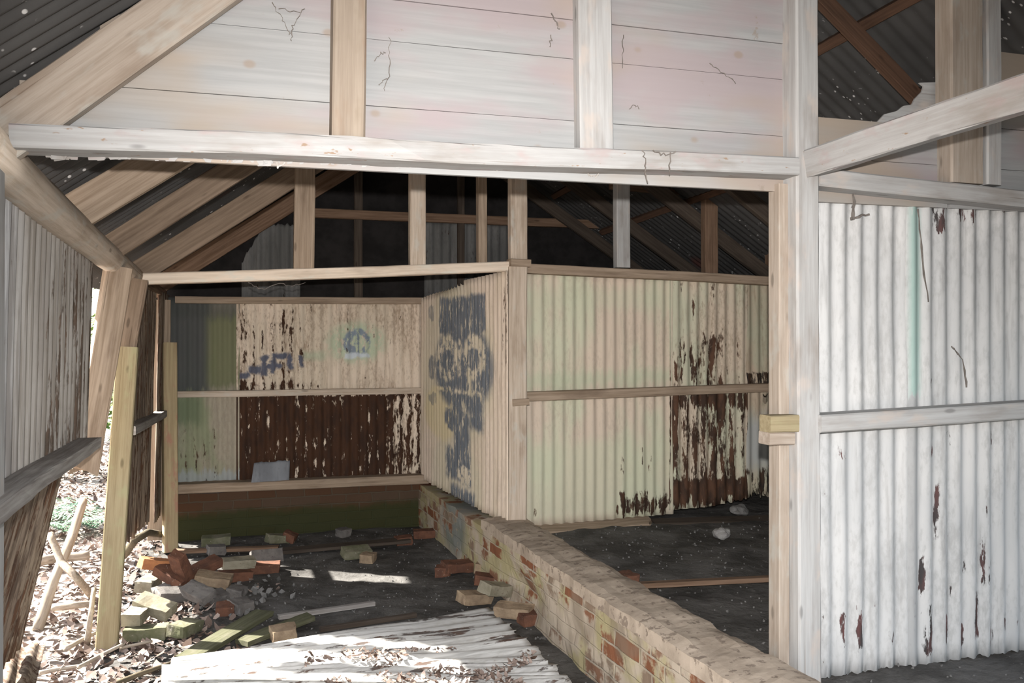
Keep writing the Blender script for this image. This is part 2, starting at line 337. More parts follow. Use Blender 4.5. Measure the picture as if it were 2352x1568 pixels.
def sheet(label, BL, BR_, TL, TR, mat, top=None, bot=None, hole=None, pitch=.076, amp=.0085, phase=0., rows=26, buckle=.006, name='corrugated_sheet', cat='metal sheet', group=None, kind=None, seg=8):
    BL, BR_, TL, TR = map(Vector, (BL, BR_, TL, TR))
    W = ((BR_ - BL).length + (TR - TL).length) / 2; H = ((TL - BL).length + (TR - BR_).length) / 2
    ux = (BR_ - BL).normalized(); uz = (TL - BL); uz = (uz - ux * uz.dot(ux)).normalized(); uy = uz.cross(ux)
    mw = Matrix((ux, uy, uz)).transposed().to_4x4(); mw.translation = BL; inv = mw.inverted()
    nc = max(8, int(W / pitch * seg)); V_, F_ = [], []; sd = random.random() * 40
    for i in range(nc + 1):
        s = i / nc; x = s * W
        t0 = bot(s) if bot else 0; t1 = 1 - (top(s) if top else 0)
        for j in range(rows + 1):
            t = t0 + (t1 - t0) * j / rows
            p = (BL * (1-s) + BR_ * s) * (1-t) + (TL * (1-s) + TR * s) * t
            off = amp * math.sin(2 * math.pi * x / pitch + phase) + buckle * mnoise.noise(V(s * W * 2, t * H * 2, sd))
            V_.append(inv @ p + V(0, off, 0))
    for i in range(nc):
        for j in range(rows):
            if hole and hole((i + .5) / nc, (j + .5) / rows): continue
            a = i * (rows + 1) + j; F_.append((a, a + rows + 1, a + rows + 2, a + 1))
    o = mk(name, V_, F_, M[mat], mw, None, True)
    md = o.modifiers.new('thickness', 'SOLIDIFY'); md.thickness = .0016; md.offset = 0
    return tag(o, label, cat, group, kind)

def prism(name, pts, thick, mat, n, label=None, cat=None, kind=None):
    """flat polygon (world points, in order) given thickness along -n"""
    pts = [Vector(p) for p in pts]; n = Vector(n).normalized(); org = pts[0].copy()
    mw = frame(V(1, 0, 0) if abs(n.x) < .8 else V(0, 1, 0), n, org); inv = mw.inverted(); k = len(pts)
    v = [inv @ p for p in pts] + [inv @ (p - n * thick) for p in pts]
    f = [tuple(range(k)), tuple(range(2*k-1, k-1, -1))] + [(i, i + k, (i+1) % k + k, (i+1) % k) for i in range(k)]
    return tag(mk(name, v, f, M[mat] if isinstance(mat, str) else mat, mw), label, cat, None, kind)

def ragged(a, f=30, sd=0.):
    return lambda s: max(0, a * (.5 + mnoise.noise(V(s * f, sd, 0)) + .5 * mnoise.noise(V(s * f * 3, sd, 5))))

YN, YM, YB = 2.77, 5.45, 7.43

# ------------------------------------------------------------------ floor and ground
def fz(x, y):
    t = min(1, max(0, (x - 1.72) / .14)); r = .27 * t
    if x > 1.9: r += .05 * min(1, max(0, (y - 4.3) / 1.0)) 
    return r + .018 * mnoise.noise(V(x * 2.1, y * 2.1, 0)) + .010 * mnoise.noise(V(x * 7, y * 7, 3))
def grid(name, x0, x1, y0, y1, st, h, mat, kind, label, cat):
    nx, ny = int((x1-x0)/st), int((y1-y0)/st); v, f = [], []
    for i in range(nx+1):
        for j in range(ny+1):
            x = x0 + (x1-x0)*i/nx; y = y0 + (y1-y0)*j/ny; v.append((x, y, h(x, y)))
    for i in range(nx):
        for j in range(ny):
            a = i*(ny+1)+j; f.append((a, a+ny+1, a+ny+2, a+1))
    return tag(mk(name, v, f, M[mat], None, None, True), label, cat, None, kind)
grid('floor', -.62, 4.4, -1.5, 7.6, .05, fz, 'dirt', 'structure', 'dark grey bare dirt floor of the shed scattered with rubble', 'floor')
def gz(x, y):
    d = max(0, -.75 - x)
    return fz(x, y) - .01 + .07 * mnoise.noise(V(x * .7, y * .7, 4)) * min(1, d) + .02 * mnoise.noise(V(x * 5, y * 5, 9)) + .05 * max(0, d - 3)
grid('ground', -16, -.60, -6, 26, .16, gz, 'soil', 'structure', 'sunlit leaf strewn woodland ground outside the left wall', 'ground')

# ------------------------------------------------------------------ brick dwarf walls
def blockmesh(name, fn, na, nb, mat, kind, label, cat, closed=True):
    """fn(s in 0..1 along, k ring index) -> world point"""
    v, f = [], []
    for i in range(na + 1):
        for k in range(nb): v.append(fn(i / na, k))
    for i in range(na):
        for k in range(nb):
            a = i*nb+k; b = i*nb+(k+1) % nb; f.append((a, b, b+nb, a+nb))
    f.append(tuple(range(nb-1, -1, -1))); f.append(tuple(na*nb+k for k in range(nb)))
    return tag(mk(name, v, f, M[mat], None, None, False), label, cat, None, kind)
def prof(x0, x1, z0, z1, nz=6, nx=4):
    p = [(x0, z0 + (z1-z0)*i/nz) for i in range(nz+1)] + [(x0+(x1-x0)*i/nx, z1) for i in range(1, nx+1)] + [(x1, z1-(z1-z0)*i/nz) for i in range(1, nz+1)]
    return p
pr1 = prof(0, .25, -.06, .355)
def midwall(s, k):
    y = 2.05 + (7.43 - 2.05) * s; a, b = pr1[k]
    sh = 1.665 - .085 * s
    n = mnoise.noise(V(y * 6, b * 9, a * 9)) * .010 + mnoise.noise(V(y * 21, b * 25, a * 9)) * .004
    x = sh + a + (n if a < .1 else -n)
    if a == 0 and b < .30:                                  # broken face near the fallen rubble
        g_ = math.exp(-((y - 4.75) / .28) ** 2) * max(0, 1 - abs(b - .12) / .16)
        x += .07 * g_
    return (x, y, b + n * .5)
wm = blockmesh('wall_middle', midwall, 150, len(pr1), 'brick', 'structure', 'low limewashed brick wall running back between the two bays', 'wall')
pr2 = prof(-.012, .262, .35, .425, 2, 5)
def cop(s, k):
    y = 2.05 + (5.50 - 2.05) * s; a, b = pr2[k]; sh = 1.665 - .085 * ((y - 2.05) / 5.38)
    n = mnoise.noise(V(y * 5, a * 9, 2)) * .012 + mnoise.noise(V(y * 17, a * 20, 5)) * .005
    return (sh + a + n, y, b + (n if b > .36 else 0) - (.012 if k in (2, len(pr2)-3) else 0))
cp = blockmesh('coping', cop, 110, len(pr2), 'coping', None, 'worn cement coping', None); cp.parent = wm
pr3 = prof(0, .22, -.06, .368)
wb = blockmesh('wall_back', lambda s, k: (-.46 + 2.12 * s, YB - .06 + pr3[k][0] + mnoise.noise(V(s * 14, pr3[k][1] * 9, 1)) * .01, pr3[k][1] + .012 * mnoise.noise(V(s * 9, 4, pr3[k][0]))), 60, len(pr3), 'brickm', 'structure', 'low damp mossy brick wall at the back of the left bay', 'wall')

# ------------------------------------------------------------------ roof
def ridge_z(y): return 4.02 if y < 2.7 else (4.02 - .34 * (y - 2.7) / 2.75 if y < YM else 3.68)
def eave_z(y): return 2.30 if y < 2.7 else (2.30 - .17 * (y - 2.7) / 2.75 if y < YM else 2.13 + .02 * (y - YM))
RX, EX, EXR = 1.62, -.62, 4.25
def lz(x, y): t = (x - EX) / (RX - EX); return eave_z(y) * (1-t) + ridge_z(y) * t
def rz(x, y): t = (x - RX) / (EXR - RX); return ridge_z(y) * (1-t) + 2.0 * t
def roof(x0, x1, zf, y0, y1):
    pitch = .076; nc = int((y1-y0)/pitch*6); nr = 18; v, f = [], []
    for i in range(nc+1):
        y = y0 + (y1-y0)*i/nc; o = .013*math.sin(2*math.pi*(y-y0)/pitch)
        for j in range(nr+1):
            x = x0+(x1-x0)*j/nr; v.append((x - o*.6, y, zf(x, y)+o*.8))
    for i in range(nc):
        for j in range(nr):
            a = i*(nr+1)+j; f.append((a, a+nr+1, a+nr+2, a+1))
    return v, f
def add_roof(nm, a, label):
    v, f = roof(*a); o = mk(nm, v, f, M['roof'], None, None, True)
    md = o.modifiers.new('thickness', 'SOLIDIFY'); md.thickness = .002
    return tag(o, label, 'roof', None, 'structure')
add_roof('ceiling', (EX - .28, RX, lz, -.8, 7.7), 'dark tarred corrugated iron roof slope above the left bay')
add_roof('ceiling', (EXR + .1, RX, rz, -.8, 7.7), 'dark tarred corrugated iron roof slope falling to the right')

# ------------------------------------------------------------------ near gable: boards, studs, header, post
def gable_boards():
    v, f = [], []; hb = .185; z = 2.09
    row = 0
    def board(x0, x1, za, zb, dy):
        n = 10
        base = len(v)
        for i in range(n+1):
            x = x0 + (x1-x0)*i/n; til = .010 * (x - .6); w = .003*mnoise.noise(V(x*2, za*5, 1))
            for (yy, zz) in ((0, za), (0, zb), (.018, zb), (.018, za)): v.append((x, YN+.035+dy+yy+w, zz+til))
        for i in range(n):
            for k in range(4):
                a = base+i*4+k; b = base+i*4+(k+1) % 4; f.append((a, b, b+4, a+4))
        f.append((base+3, base+2, base+1, base)); f.append(tuple(base+n*4+k for k in range(4)))
    zs = [2.13, 2.34, 2.555, 2.69, 2.90, 3.10, 3.30, 3.5, 3.7, 3.9]
    for a, b in zip(zs, zs[1:]):
        xl = EX + (b + .02 - 2.27) / ((3.98 - 2.27) / (RX - EX)); xl = max(-.56, xl - .13)
        board(xl, 2.07, a + .0012, b - .0012, random.uniform(-.002, .002))
    for a, b in ((2.10, 2.27), (2.272, 2.425)):                       # right of the door post, upper boards lost
        board(2.07, 2.78, a, b, 0)
    for a, b in ((2.10, 2.27), (2.272, 2.44), (2.442, 2.61), (2.612, 2.76)): board(2.80, 3.9, a, b, .002)
    return v, f
def boardmat():
    g = G('limewashed_boards')
    gr = g.noi((2.2, 60, 60), 1, 5, .6); bl = g.noi((1.3, 4, 4), 1, 4, .55); k2 = g.noi((9, 9, 9), 1, 5, .7)
    c = g.mix(g.ss(gr, .3, .7), (.275, .28, .282), (.325, .328, .33))
    c = g.mix(g.ss(bl, .45, .62) * .8, c, (.315, .262, .272))
    c = g.mix(g.ss(g.noi((1.1, 2.5, 2.5), 1, 3, .55) , .42, .64) * .9, c, (.325, .265, .21))
    kn, _ = g.vor((4.2, 6, 6), 1)
    c = g.mix(g.ss(kn, .05, .11, 1.0, 0.0) * .6, c, (.26, .20, .155))
    c = g.mix(g.ss(k2, .66, .72) * .7, c, (.25, .21, .18))
    return g.out(c, .93, gr, .25, .002)
M['boards'] = boardmat()
v, f = gable_boards()
tag(mk('wall_gable', v, f, M['boards']), 'pale limewashed horizontal boards of the gable above the opening', 'wall', None, 'structure')

T = timber
T('header_beam', 'long white peeling header beam across the opening below the gable boards', 'beam', aY(20, 308, 2.70), aY(1838, 382, 2.70), .066, .115, 'whitep', jit=.006)
def flakes(par, pts, n, mat, lo=.008, hi=.03):
    v, f = [], []
    for _ in range(n):
        t = U(0, 1); p = pts[0].lerp(pts[1], t) + V(0, U(.045, .056), 0); w_ = U(.008, .035); h_ = U(lo, hi) * (.4 + mnoise.noise(V(t*14, 0, 0)) + .4); b = len(v)
        if h_ < .003: continue
        a = U(-.5, .5); u = V(math.cos(a), math.sin(a), 0)
        v += [p - u*w_ + V(0, 0, .01), p + u*w_ + V(0, 0, .01), p + u*w_*U(.1, .9) - V(0, 0, h_*U(.5, 1)), p - u*w_*U(.1, .9) - V(0, 0, h_)]
        v += [q + V(0, .002, 0) for q in v[b:b+4]]
        f += [(b, b+1, b+2, b+3), (b+7, b+6, b+5, b+4), (b, b+4, b+5, b+1), (b+1, b+5, b+6, b+2), (b+2, b+6, b+7, b+3), (b+3, b+7, b+4, b)]
    o = mk('peeling_flakes', v, f, M[mat]); o.parent = par; o.matrix_parent_inverse = par.matrix_world.inverted(); o['kind'] = 'stuff'
U = random.uniform
HB = [o for o in COL.objects if o.name == 'header_beam'][0]
bpy.context.view_layer.update()
flakes(HB, [aY(90, 350, 2.757), aY(1790, 399, 2.757)], 240, 'whitep', .001, .011)
T('wall_stud', 'rust stained cream stud on the header beam, left of the gable', 'stud', aY(801, 313, 2.72), aY(809, -330, 2.72), .103, .085, 'stained')
T('wall_stud', 'flush pale stud in the middle of the gable boards', 'stud', aY(1372, 345, 2.75), aY(1364, -330, 2.75), .125, .06, 'white')
T('door_post', 'tall limewashed door post at the right end of the opening', 'post', V(2.06, 2.72, .18), V(2.045, 2.72, 3.6), .10, .125, 'white', jit=.003)
T('door_jamb', 'narrow cream jamb strip nailed up the inner side of the door post', 'jamb', V(1.985, 2.775, .22), V(1.985, 2.775, 2.17), .045, .07, 'tann', face=(0, -1, 0))
T('wood_block', 'small greenish wooden block on the door post, upper of two', 'block', aY(1770, 974, 2.715), aY(1836, 972, 2.715), .062, .07, 'new')
T('wood_block', 'small brown wooden block on the door post, lower of two', 'block', aY(1768, 1007, 2.73), aY(1826, 1007, 2.73), .048, .07, 'tann')
T('rafter', 'wide pale front rafter at the top left along the gable boards', 'rafter', aY(-80, 362, 2.74), aY(560, -90, 2.74), .15, .045, 'tann')
T('post', 'thin pale post at the extreme left end of the header beam', 'post', aY(-38, 290, 2.66), aY(-44, 1700, 2.66), .07, .08, 'white')
T('wall_stud', 'tall brown stud at the far right above the white iron wall', 'stud', aY(2224, 420, 2.73), aY(2222, -300, 2.73), .165, .09, 'tann')
T('wall_stud', 'slim grey stud set against the right side of the tall brown one', 'stud', aY(2285, 424, 2.735), aY(2283, -300, 2.735), .075, .09, 'white')
T('wall_plate', 'pale top plate over the white corrugated wall on the right', 'beam', aY(1885, 405, 2.72), aY(2500, 472, 2.72), .068, .10, 'white')
T('wall_rail', 'grey middle rail across the white corrugated wall on the right', 'rail', aY(1887, 974, 2.70), aY(2500, 933, 2.70), .066, .10, 'white')
T('tie_beam', 'white peeling tie beam running from door post toward the viewer on the right', 'beam', V(2.03, 2.80, 2.235), V(2.12, .9, 2.285), .10, .07, 'whitep', face=(-1, -.1, -.15), jit=.006)
# torn panel above the boards
pp = [(2010, 285), (2032, 262), (2060, 255), (2075, 243), (2095, 240), (2102, 226), (2118, 210), (2122, 198), (2112, 190), (2180, 188), (2184, 290)]
prism('torn_panel', [aY(a, b, 2.84) for a, b in pp], .008, 'white', (0, -1, 0), 'torn grey panel fragment with jagged edge standing above the tie beam', 'panel')
# near right corrugated wall
def rw(px, z): q = aY(px, 800, 2.83); return V(q.x, 2.83, z)
sheet('white corrugated sheet beside the door post, left of the greenish seam', rw(1868, .27), rw(2098, .27), rw(1868, 2.17), rw(2098, 2.17), 's_white', bot=ragged(.008))
sheet('white corrugated sheet at the right edge, beyond the greenish seam', rw(2076, .27)+V(0,-.012,0), rw(2500, .27)+V(0,-.012,0), rw(2076, 2.17)+V(0,-.012,0), rw(2500, 2.17)+V(0,-.012,0), 's_white2', phase=2.0, bot=ragged(.008))

# ------------------------------------------------------------------ right bay far wall
def fw(px, z, y=YM + .05): q = aY(px, 800, y); return V(q.x, y, z)
def rustbot(s): return .012 + .05 * max(0, s - .5) * (1 + mnoise.noise(V(s * 25, 1, 0)))
sheet('cream and green corrugated sheet on the right bay wall, next to the corner post', fw(1200, .34), fw(1548, .36), fw(1200, 2.06), fw(1548, 2.04), 's_cream', phase=.5)
sheet('flaking rusty cream corrugated sheet, second from the corner post', fw(1536, .37)+V(0,-.01,0), fw(1716, .38)+V(0,-.01,0), fw(1536, 2.05)+V(0,-.01,0), fw(1716, 2.03)+V(0,-.01,0), 's_flaky', bot=rustbot)
sheet('grimy corrugated sheet with ragged bottom, just left of the door post', fw(1706, .42), fw(1855, .45), fw(1706, 2.04), fw(1855, 2.0), 's_dusk', phase=1., bot=ragged(.05, 20, 3), hole=lambda s, t: (.30 < s < .52 and .43 < t < .50 and mnoise.noise(V(s*30, t*30, 1)) > .05) or (.32 < s < .42 and .30 < t < .36))
T('wall_plate', 'tan top plate over the corrugated wall of the right bay', 'beam', aY(1205, 615, YM - .05), aY(1850, 648, YM - .05), .062, .09, 'tan')
T('wall_rail', 'tan middle rail across the corrugated wall of the right bay', 'rail', aY(1178, 912, YM - .05), aY(1850, 887, YM - .05), .06, .09, 'tan')
T('corner_post', 'cream corner post where partition meets the right bay wall', 'post', aY(1190, 1206, YM - .09), aY(1191, 612, YM - .09), .125, .10, 'tanw')
T('wood_block', 'short wooden cleat nailed under the rail on the corner post', 'block', aY(1178, 925, YM - .10), aY(1216, 922, YM - .10), .045, .05, 'tan')
T('wood_block', 'short wooden cap block on top of the corner post', 'block', aY(1174, 602, YM - .10), aY(1220, 604, YM - .10), .05, .1, 'tan')
T('sill_plank', 'splintered brown sill plank at the foot of the right bay wall', 'plank', aZ(1190, 1216, .335), aZ(1515, 1192, .345), .15, .05, 'tan', face=(0, -.2, 1), end1=.22, jit=.012)
T('sill_plank', 'dark damp sill plank right of the splintered one', 'plank', aZ(1500, 1196, .33), aZ(1850, 1186, .33), .10, .05, 'darkw', face=(0, -.2, 1))

# ------------------------------------------------------------------ partition with graffiti (runs in depth)
pa, pb = V(1.735, 5.36, .385), V(1.60, 7.40, .395)
ta, tb = V(1.735, 5.36, 2.04), V(1.60, 7.40, 2.02)
def topcut(s): return max(0, (s - .42)) * .06 + (.012 if s > .42 else 0) * (1 + .5 * math.sin(s * 160))
sheet('cream partition sheet spray painted with a blue grey figure', pa, pb, ta, tb, 's_part', top=topcut, rows=30, amp=.008, bot=ragged(.008, 25, 2))

# ------------------------------------------------------------------ mid truss
T('tie_beam', 'long tan tie beam sagging across the middle of the left bay', 'beam', aY(322, 640, YM - .06), aY(1172, 612, YM - .06), .064, .10, 'creamw', jit=.004)
for i, (a, b, y0, x2, w, mt, lb) in enumerate([
    (698, 622, 0, 706, .122, 'tan', 'wide tan stud on the sagging tie beam, leftmost of the row'),
    (961, 611, 0, 962, .10, 'tanw', 'tan stud with a pale nail mark, second from left on the tie beam'),
    (1110, 606, .3, 1107, .062, 'tan', 'thin grey stud standing just behind the sagging tie beam'),
    (1193, 600, 0, 1192, .115, 'tanw', 'cream stud standing on the corner post, centre of the row'),
    (1434, 614, 0, 1432, .10, 'white', 'grey spotted stud on the right bay plate, first after the corner post'),
    (1636, 634, .12, 1634, .105, 'brown', 'dark brown stud on the right bay plate, second after the corner post'),
    (1782, 640, .2, 1780, .10, 'brown', 'dark stud half hidden behind the door post top')]):
    T('wall_stud', lb, 'stud', aY(a, b, YM - .055 + y0), aY(x2, b - 560, YM - .055 + y0), w, .07, mt)
T('collar_beam', 'brown collar beam in the roof space right of the grey spotted stud', 'beam', aY(1405, 417, 5.75), aY(1725, 446, 5.75), .10, .05, 'brown')
T('rafter', 'short thick tan rafter, nearest of those left of the opening', 'rafter', V(-.64, 3.95, 2.075), V(.95, 3.95, 3.21), .15, .045, 'tan', group=None)
T('rafter', 'tan rafter second from the viewer on the left slope', 'rafter', V(-.58, 4.70, 2.015), V(1.2, 4.70, 3.31), .125, .045, 'dim')
T('rafter', 'tan rafter above the left end of the sagging tie beam', 'rafter', V(-.52, 5.42, 1.95), V(1.2, 5.42, 3.15), .13, .045, 'dim')
T('rafter', 'dim brown rafter of the back gable on the left slope', 'rafter', V(-.50, 7.30, 2.02), V(1.6, 7.30, 3.46), .14, .045, 'brown')
for i, (yy, lb) in enumerate([(3.25, 'brown rafter crossing the purlins above the torn panel'), (4.1, 'dark rafter on the right slope, second behind the gable'), (4.9, 'dark rafter on the right slope before the studs'), (5.6, 'dark rafter rising over the right bay plate'), (6.5, 'dark rafter behind the grey spotted stud'), (7.3, 'farthest dark rafter on the right slope')]):
    T('rafter', lb, 'rafter', V(4.0, yy, rz(4.0, yy) - .16), V(1.7, yy, rz(1.7, yy) - .16), .10 if i else .07, .045, 'redw' if i == 0 else 'darkw', face=(0, -1, 0))
for xx, lb in ((2.78, 'brown purlin under the right roof slope, upper'), (3.25, 'brown purlin under the right roof slope, lower')):
    T('purlin', lb, 'purlin', V(xx, 2.85, rz(xx, 2.85) - .075), V(xx, 7.3, rz(xx, 7.3) - .075), .05, .045, 'redw', face=(-1, 0, -1))

# ------------------------------------------------------------------ back wall of left bay
def bw(px, z, y=YB): q = aY(px, 800, y); return V(q.x, y, z)
sheet('dark green stained corrugated sheet in the back left corner', bw(372, .40), bw(550, .40), bw(372, 1.93), bw(550, 1.93), 's_backg', bot=ragged(.03, 12, 4))
sheet('beige corrugated sheet above, rusty brown below, on the back wall with graffiti', bw(543, .40, YB-.01), bw(975, .40, YB-.01), bw(543, 1.93, YB-.01), bw(975, 1.93, YB-.01), 's_back')
T('wall_plate', 'brown top plate along the back wall of the left bay', 'beam', aY(402, 688, YB-.08), aY(990, 691, YB-.08), .055, .08, 'tan')
T('wall_rail', 'tan middle rail across the rusty back wall', 'rail', aY(404, 906, YB-.08), aY(990, 897, YB-.08), .05, .08, 'tanw')
T('sole_plate', 'greenish timber sill on top of the mossy brick wall', 'beam', aY(400, 1124, YB-.14), aY(985, 1101, YB-.14), .075, .16, 'tan')
sheet('bent grey metal scrap leaning on the sill against the rusty back wall', aY(577, 1108, YB-.16), aY(664, 1102, YB-.16), aY(584, 1060, YB-.09), aY(666, 1054, YB-.09), 's_galv', pitch=.15, amp=.004, rows=8, top=ragged(.12, 8, 3), name='metal_scrap', cat='metal scrap')
# back gable
T('gable_rail', 'brown rail high across the dark back gable', 'rail', aY(700, 487, YB-.06), aY(1500, 520, YB-.06), .075, .06, 'brown')
def gsheet(px0, px1, z0, z1, lb, mat='s_gable', y=YB+.02, **k):
    sheet(lb, bw(px0, z0, y), bw(px1, z0, y), bw(px0, z1, y), bw(px1, z1, y), mat, **k)
gsheet(975, 1180, 1.9, 2.62, 'sooty grey corrugated sheet under the high gable rail')
gsheet(555, 690, 1.9, 2.55, 'torn sooty corrugated sheet left in the back gable', top=lambda s: max(0, .5 - s*1.3) + .05*mnoise.noise(V(s*20, 0, 0)), bot=lambda s: .0)
M['tar'] = simple('tar_black_boards', (.012, .011, .011), (.022, .02, .02), 5)  # near-black colour stands in for the darkness of the open gable
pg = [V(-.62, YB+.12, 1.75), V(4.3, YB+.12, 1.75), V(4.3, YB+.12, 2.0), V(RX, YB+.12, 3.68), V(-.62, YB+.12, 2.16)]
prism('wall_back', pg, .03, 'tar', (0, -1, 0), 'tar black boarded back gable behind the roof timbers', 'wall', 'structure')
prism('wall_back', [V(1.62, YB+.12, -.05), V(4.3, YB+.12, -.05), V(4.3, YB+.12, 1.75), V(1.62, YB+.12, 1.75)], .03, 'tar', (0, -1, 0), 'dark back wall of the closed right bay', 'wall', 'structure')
T('wall_stud', 'faint dark stud in the back gable above the beige sheet', 'stud', aY(824, 690, YB-.03), aY(824, 300, YB-.03), .07, .05, 'darkw')
T('wall_stud', 'dim stud beside the partition top in the back gable', 'stud', aY(1060, 690, YB-.03), aY(1060, 300, YB-.03), .06, .05, 'darkw')
# right outer wall
sheet('dark corrugated outer wall sheet closing the right side of the bay', V(4.2, 2.8, 0.2), V(4.2, 7.5, .2), V(4.2, 2.8, 1.92), V(4.2, 7.5, 1.92), 's_dusk', seg=5)

# ------------------------------------------------------------------ left wall
tube('eave_pole', 'round tan pole plate sloping back under the left rafters', 'pole', [V(-.63, 2.62, 2.11), V(-.60, 3.6, 2.05), V(-.55, 4.6, 1.995), V(-.50, 5.52, 1.945)], [.074, .07, .064, .058], M['tanw'], 16, wob=.10)
T('eave_plate', 'brown eave plate at the far end of the left wall', 'beam', V(-.49, 5.45, 1.965), V(-.44, 7.4, 1.95), .07, .07, 'brown', face=(1, 0, 0))
def lft(y0, y1, zt, zb, xt, xb, lb, mt, **k): sheet(lb, V(xb(y0), y0, zb(y0)), V(xb(y1), y1, zb(y1)), V(xt(y0), y0, zt(y0)), V(xt(y1), y1, zt(y1)), mt, rows=20, **k)
lft(2.1, 4.50, lambda y: 2.10-.03*(y-2.6), lambda y: 1.06, lambda y: -.655+.033*(y-2.6), lambda y: -.675+.027*(y-2.6), 'grey streaked corrugated sheet hanging on the left wall above the rail', 's_left', bot=ragged(.03, 12, 1))
lft(2.1, 4.28, lambda y: 1.14, lambda y: .22, lambda y: -.70+.02*(y-2.6), lambda y: -.98+.07*(y-2.6), 'rusty brown corrugated sheet leaning out below the left wall rail', 's_leftb', bot=ragged(.04, 12, 2))
T('wall_rail', 'grey weathered rail along the near left wall with splintered end', 'rail', V(-.555, 2.1, 1.135), V(-.535, 4.33, 1.125), .05, .10, 'grey', face=(1, 0, 0), end1=.08, jit=.006)
T('hanging_plank', 'broken brown plank hanging from the pole plate on the left wall', 'plank', aY(276, 612, 4.72), aY(196, 1098, 4.72), .125, .06, 'tan', face=(.45, -1, 0), end1=.06)
T('prop_post', 'newer yellowish timber prop leaning in the gap, nearest on the left', 'post', aY(243, 1492, 4.86), aY(292, 796, 4.98), .105, .07, 'new')
T('brace', 'brown post stub above the yellowish prop under the pole end', 'brace', aY(318, 640, 5.15), aY(290, 800, 5.05), .10, .05, 'dim')
T('prop_post', 'slim pinkish and yellow timber prop in the back left corner', 'post', aY(394, 1268, 6.95), aY(392, 786, 7.05), .10, .08, 'newred', face=(.3, -1, 0))
T('wall_plank', 'grey brown upright plank beside the slim prop in the back corner', 'plank', aY(362, 1240, 7.2), aY(368, 688, 7.2), .15, .04, 'tan')
def lfx(y): return -.53 + .04*(y-5.2)
lft(5.18, 6.66, lambda y: 1.95, lambda y: 1.04, lambda y: lfx(y), lambda y: lfx(y)-.02, 'brown streaked corrugated sheet on the far left wall above its rail', 's_leftb', bot=ragged(.01))
lft(6.87, 7.52, lambda y: 1.95, lambda y: .25, lambda y: lfx(y), lambda y: lfx(y)-.03, 'stained corrugated sheet filling the far back corner of the left wall', 's_leftb')
lft(5.22, 6.66, lambda y: 1.10, lambda y: .40-.08*(y-5.2), lambda y: lfx(y)-.03, lambda y: lfx(y)-.05, 'dark red brown corrugated sheet low on the far left wall', 's_leftb', bot=ragged(.06, 9, 6))
T('wall_rail', 'short grey rail on the far left wall behind the yellowish prop', 'rail', V(-.47, 5.2, 1.09), V(-.41, 7.25, 1.03), .05, .08, 'grey', face=(1, 0, 0))

# ------------------------------------------------------------------ fallen sheets and planks on the floor
def lay(lb, c, mat, z=.06, **k): # corners px: near-left, near-right, far-left, far-right -> rib direction runs left-right
    P = [aZ(a, b, zz) for (a, b, zz) in c]
    sheet(lb, P[0], P[1], P[2], P[3], mat, **k)
lay('fallen white corrugated sheet in the foreground, its far edge along the dirt', [(385, 1560, .07), (395, 1512, .07), (1345, 1580, .10), (1128, 1396, .08)], 's_fall', buckle=.02, top=ragged(.02, 14, 8), rows=40)
P = [aZ(360, 1800, .06), aZ(372, 1530, .055), aZ(1500, 1800, .09), aZ(1268, 1520, .095)]
sheet('nearer fallen white corrugated sheet strewn with leaves at the bottom edge', P[0], P[1], P[2], P[3], 's_fall', buckle=.02, top=ragged(.02, 14, 3), rows=40)
P = [aZ(-80, 1650, .16), aZ(75, 1600, .14), aZ(-40, 1490, .24), aZ(108, 1464, .24)]
sheet('dark rusted sheet scrap lying in the bottom left corner', P[0], P[1], P[2], P[3], 's_leftb', buckle=.03, top=ragged(.05, 9, 8), rows=10)
def plank(lb, a, b, w, mt, z0=.06, z1=.03, d=.025, **k):
    T('floor_plank', lb, 'plank', aZ(*a, z0), aZ(*b, z1), w, d, mt, face=(0, 0, 1), **k)
plank('broad mossy plank lying on the floor beside the brick pile', (612, 1398), (425, 1508), .12, 'mossy', .07, .05, end0=.06)
plank('short mossy plank piece lying right of the broad mossy plank', (720, 1408), (555, 1470), .10, 'mossy', .05, .04, end0=.08)
plank('thin grey batten lying on the dirt behind the fallen sheet', (640, 1412), (860, 1380), .035, 'grey', .03, .03)
plank('dark thin batten lying nearer to the fallen sheet', (735, 1440), (955, 1407), .03, 'darkw', .03, .03)
plank('dark burnt plank on the floor in front of the back wall', (640, 1262), (940, 1236), .12, 'darkw', .05, .05)
plank('thin dark plank on the floor behind the brick pile', (400, 1262), (640, 1253), .07, 'brown', .05, .05)
plank('dark batten across the right bay floor', (1330, 1345), (1790, 1322), .05, 'brown', .33, .33)

# ------------------------------------------------------------------ loose bricks
def brickmesh(l=.215, w=.102, h=.065, chip=.012, cut=0):
    bm = bmesh.new(); bmesh.ops.create_cube(bm, size=1)
    for q in bm.verts: q.co = V(q.co.x*l, q.co.y*w, q.co.z*h)
    bmesh.ops.subdivide_edges(bm, edges=bm.edges[:], cuts=5, use_grid_fill=True)
    sd = random.random()*90
    for q in bm.verts:
        n = V(q.co.x/l, q.co.y/w, q.co.z/h)*2; e = sorted(abs(k) for k in n)
        if e[1] > .98: q.co *= 1 - chip*(1.0 + 6*max(0, mnoise.noise(q.co*14+V(sd, 0, 0))))
        q.co += mnoise.noise_vector(q.co*14+V(sd, 3, 1))*.006 + mnoise.noise_vector(q.co*45+V(sd, 3, 1))*.003
        if cut and n.x > .45: q.co.x -= cut*(.5+.5*mnoise.noise(V(q.co.y*20, q.co.z*30, sd)))*(n.x-.45)
    me = bpy.data.meshes.new('brick'); bm.to_mesh(me); bm.free(); return me
protos = [brickmesh(), brickmesh(chip=.02), brickmesh(l=.12, chip=.03, cut=.05), brickmesh(l=.15, cut=.08)]
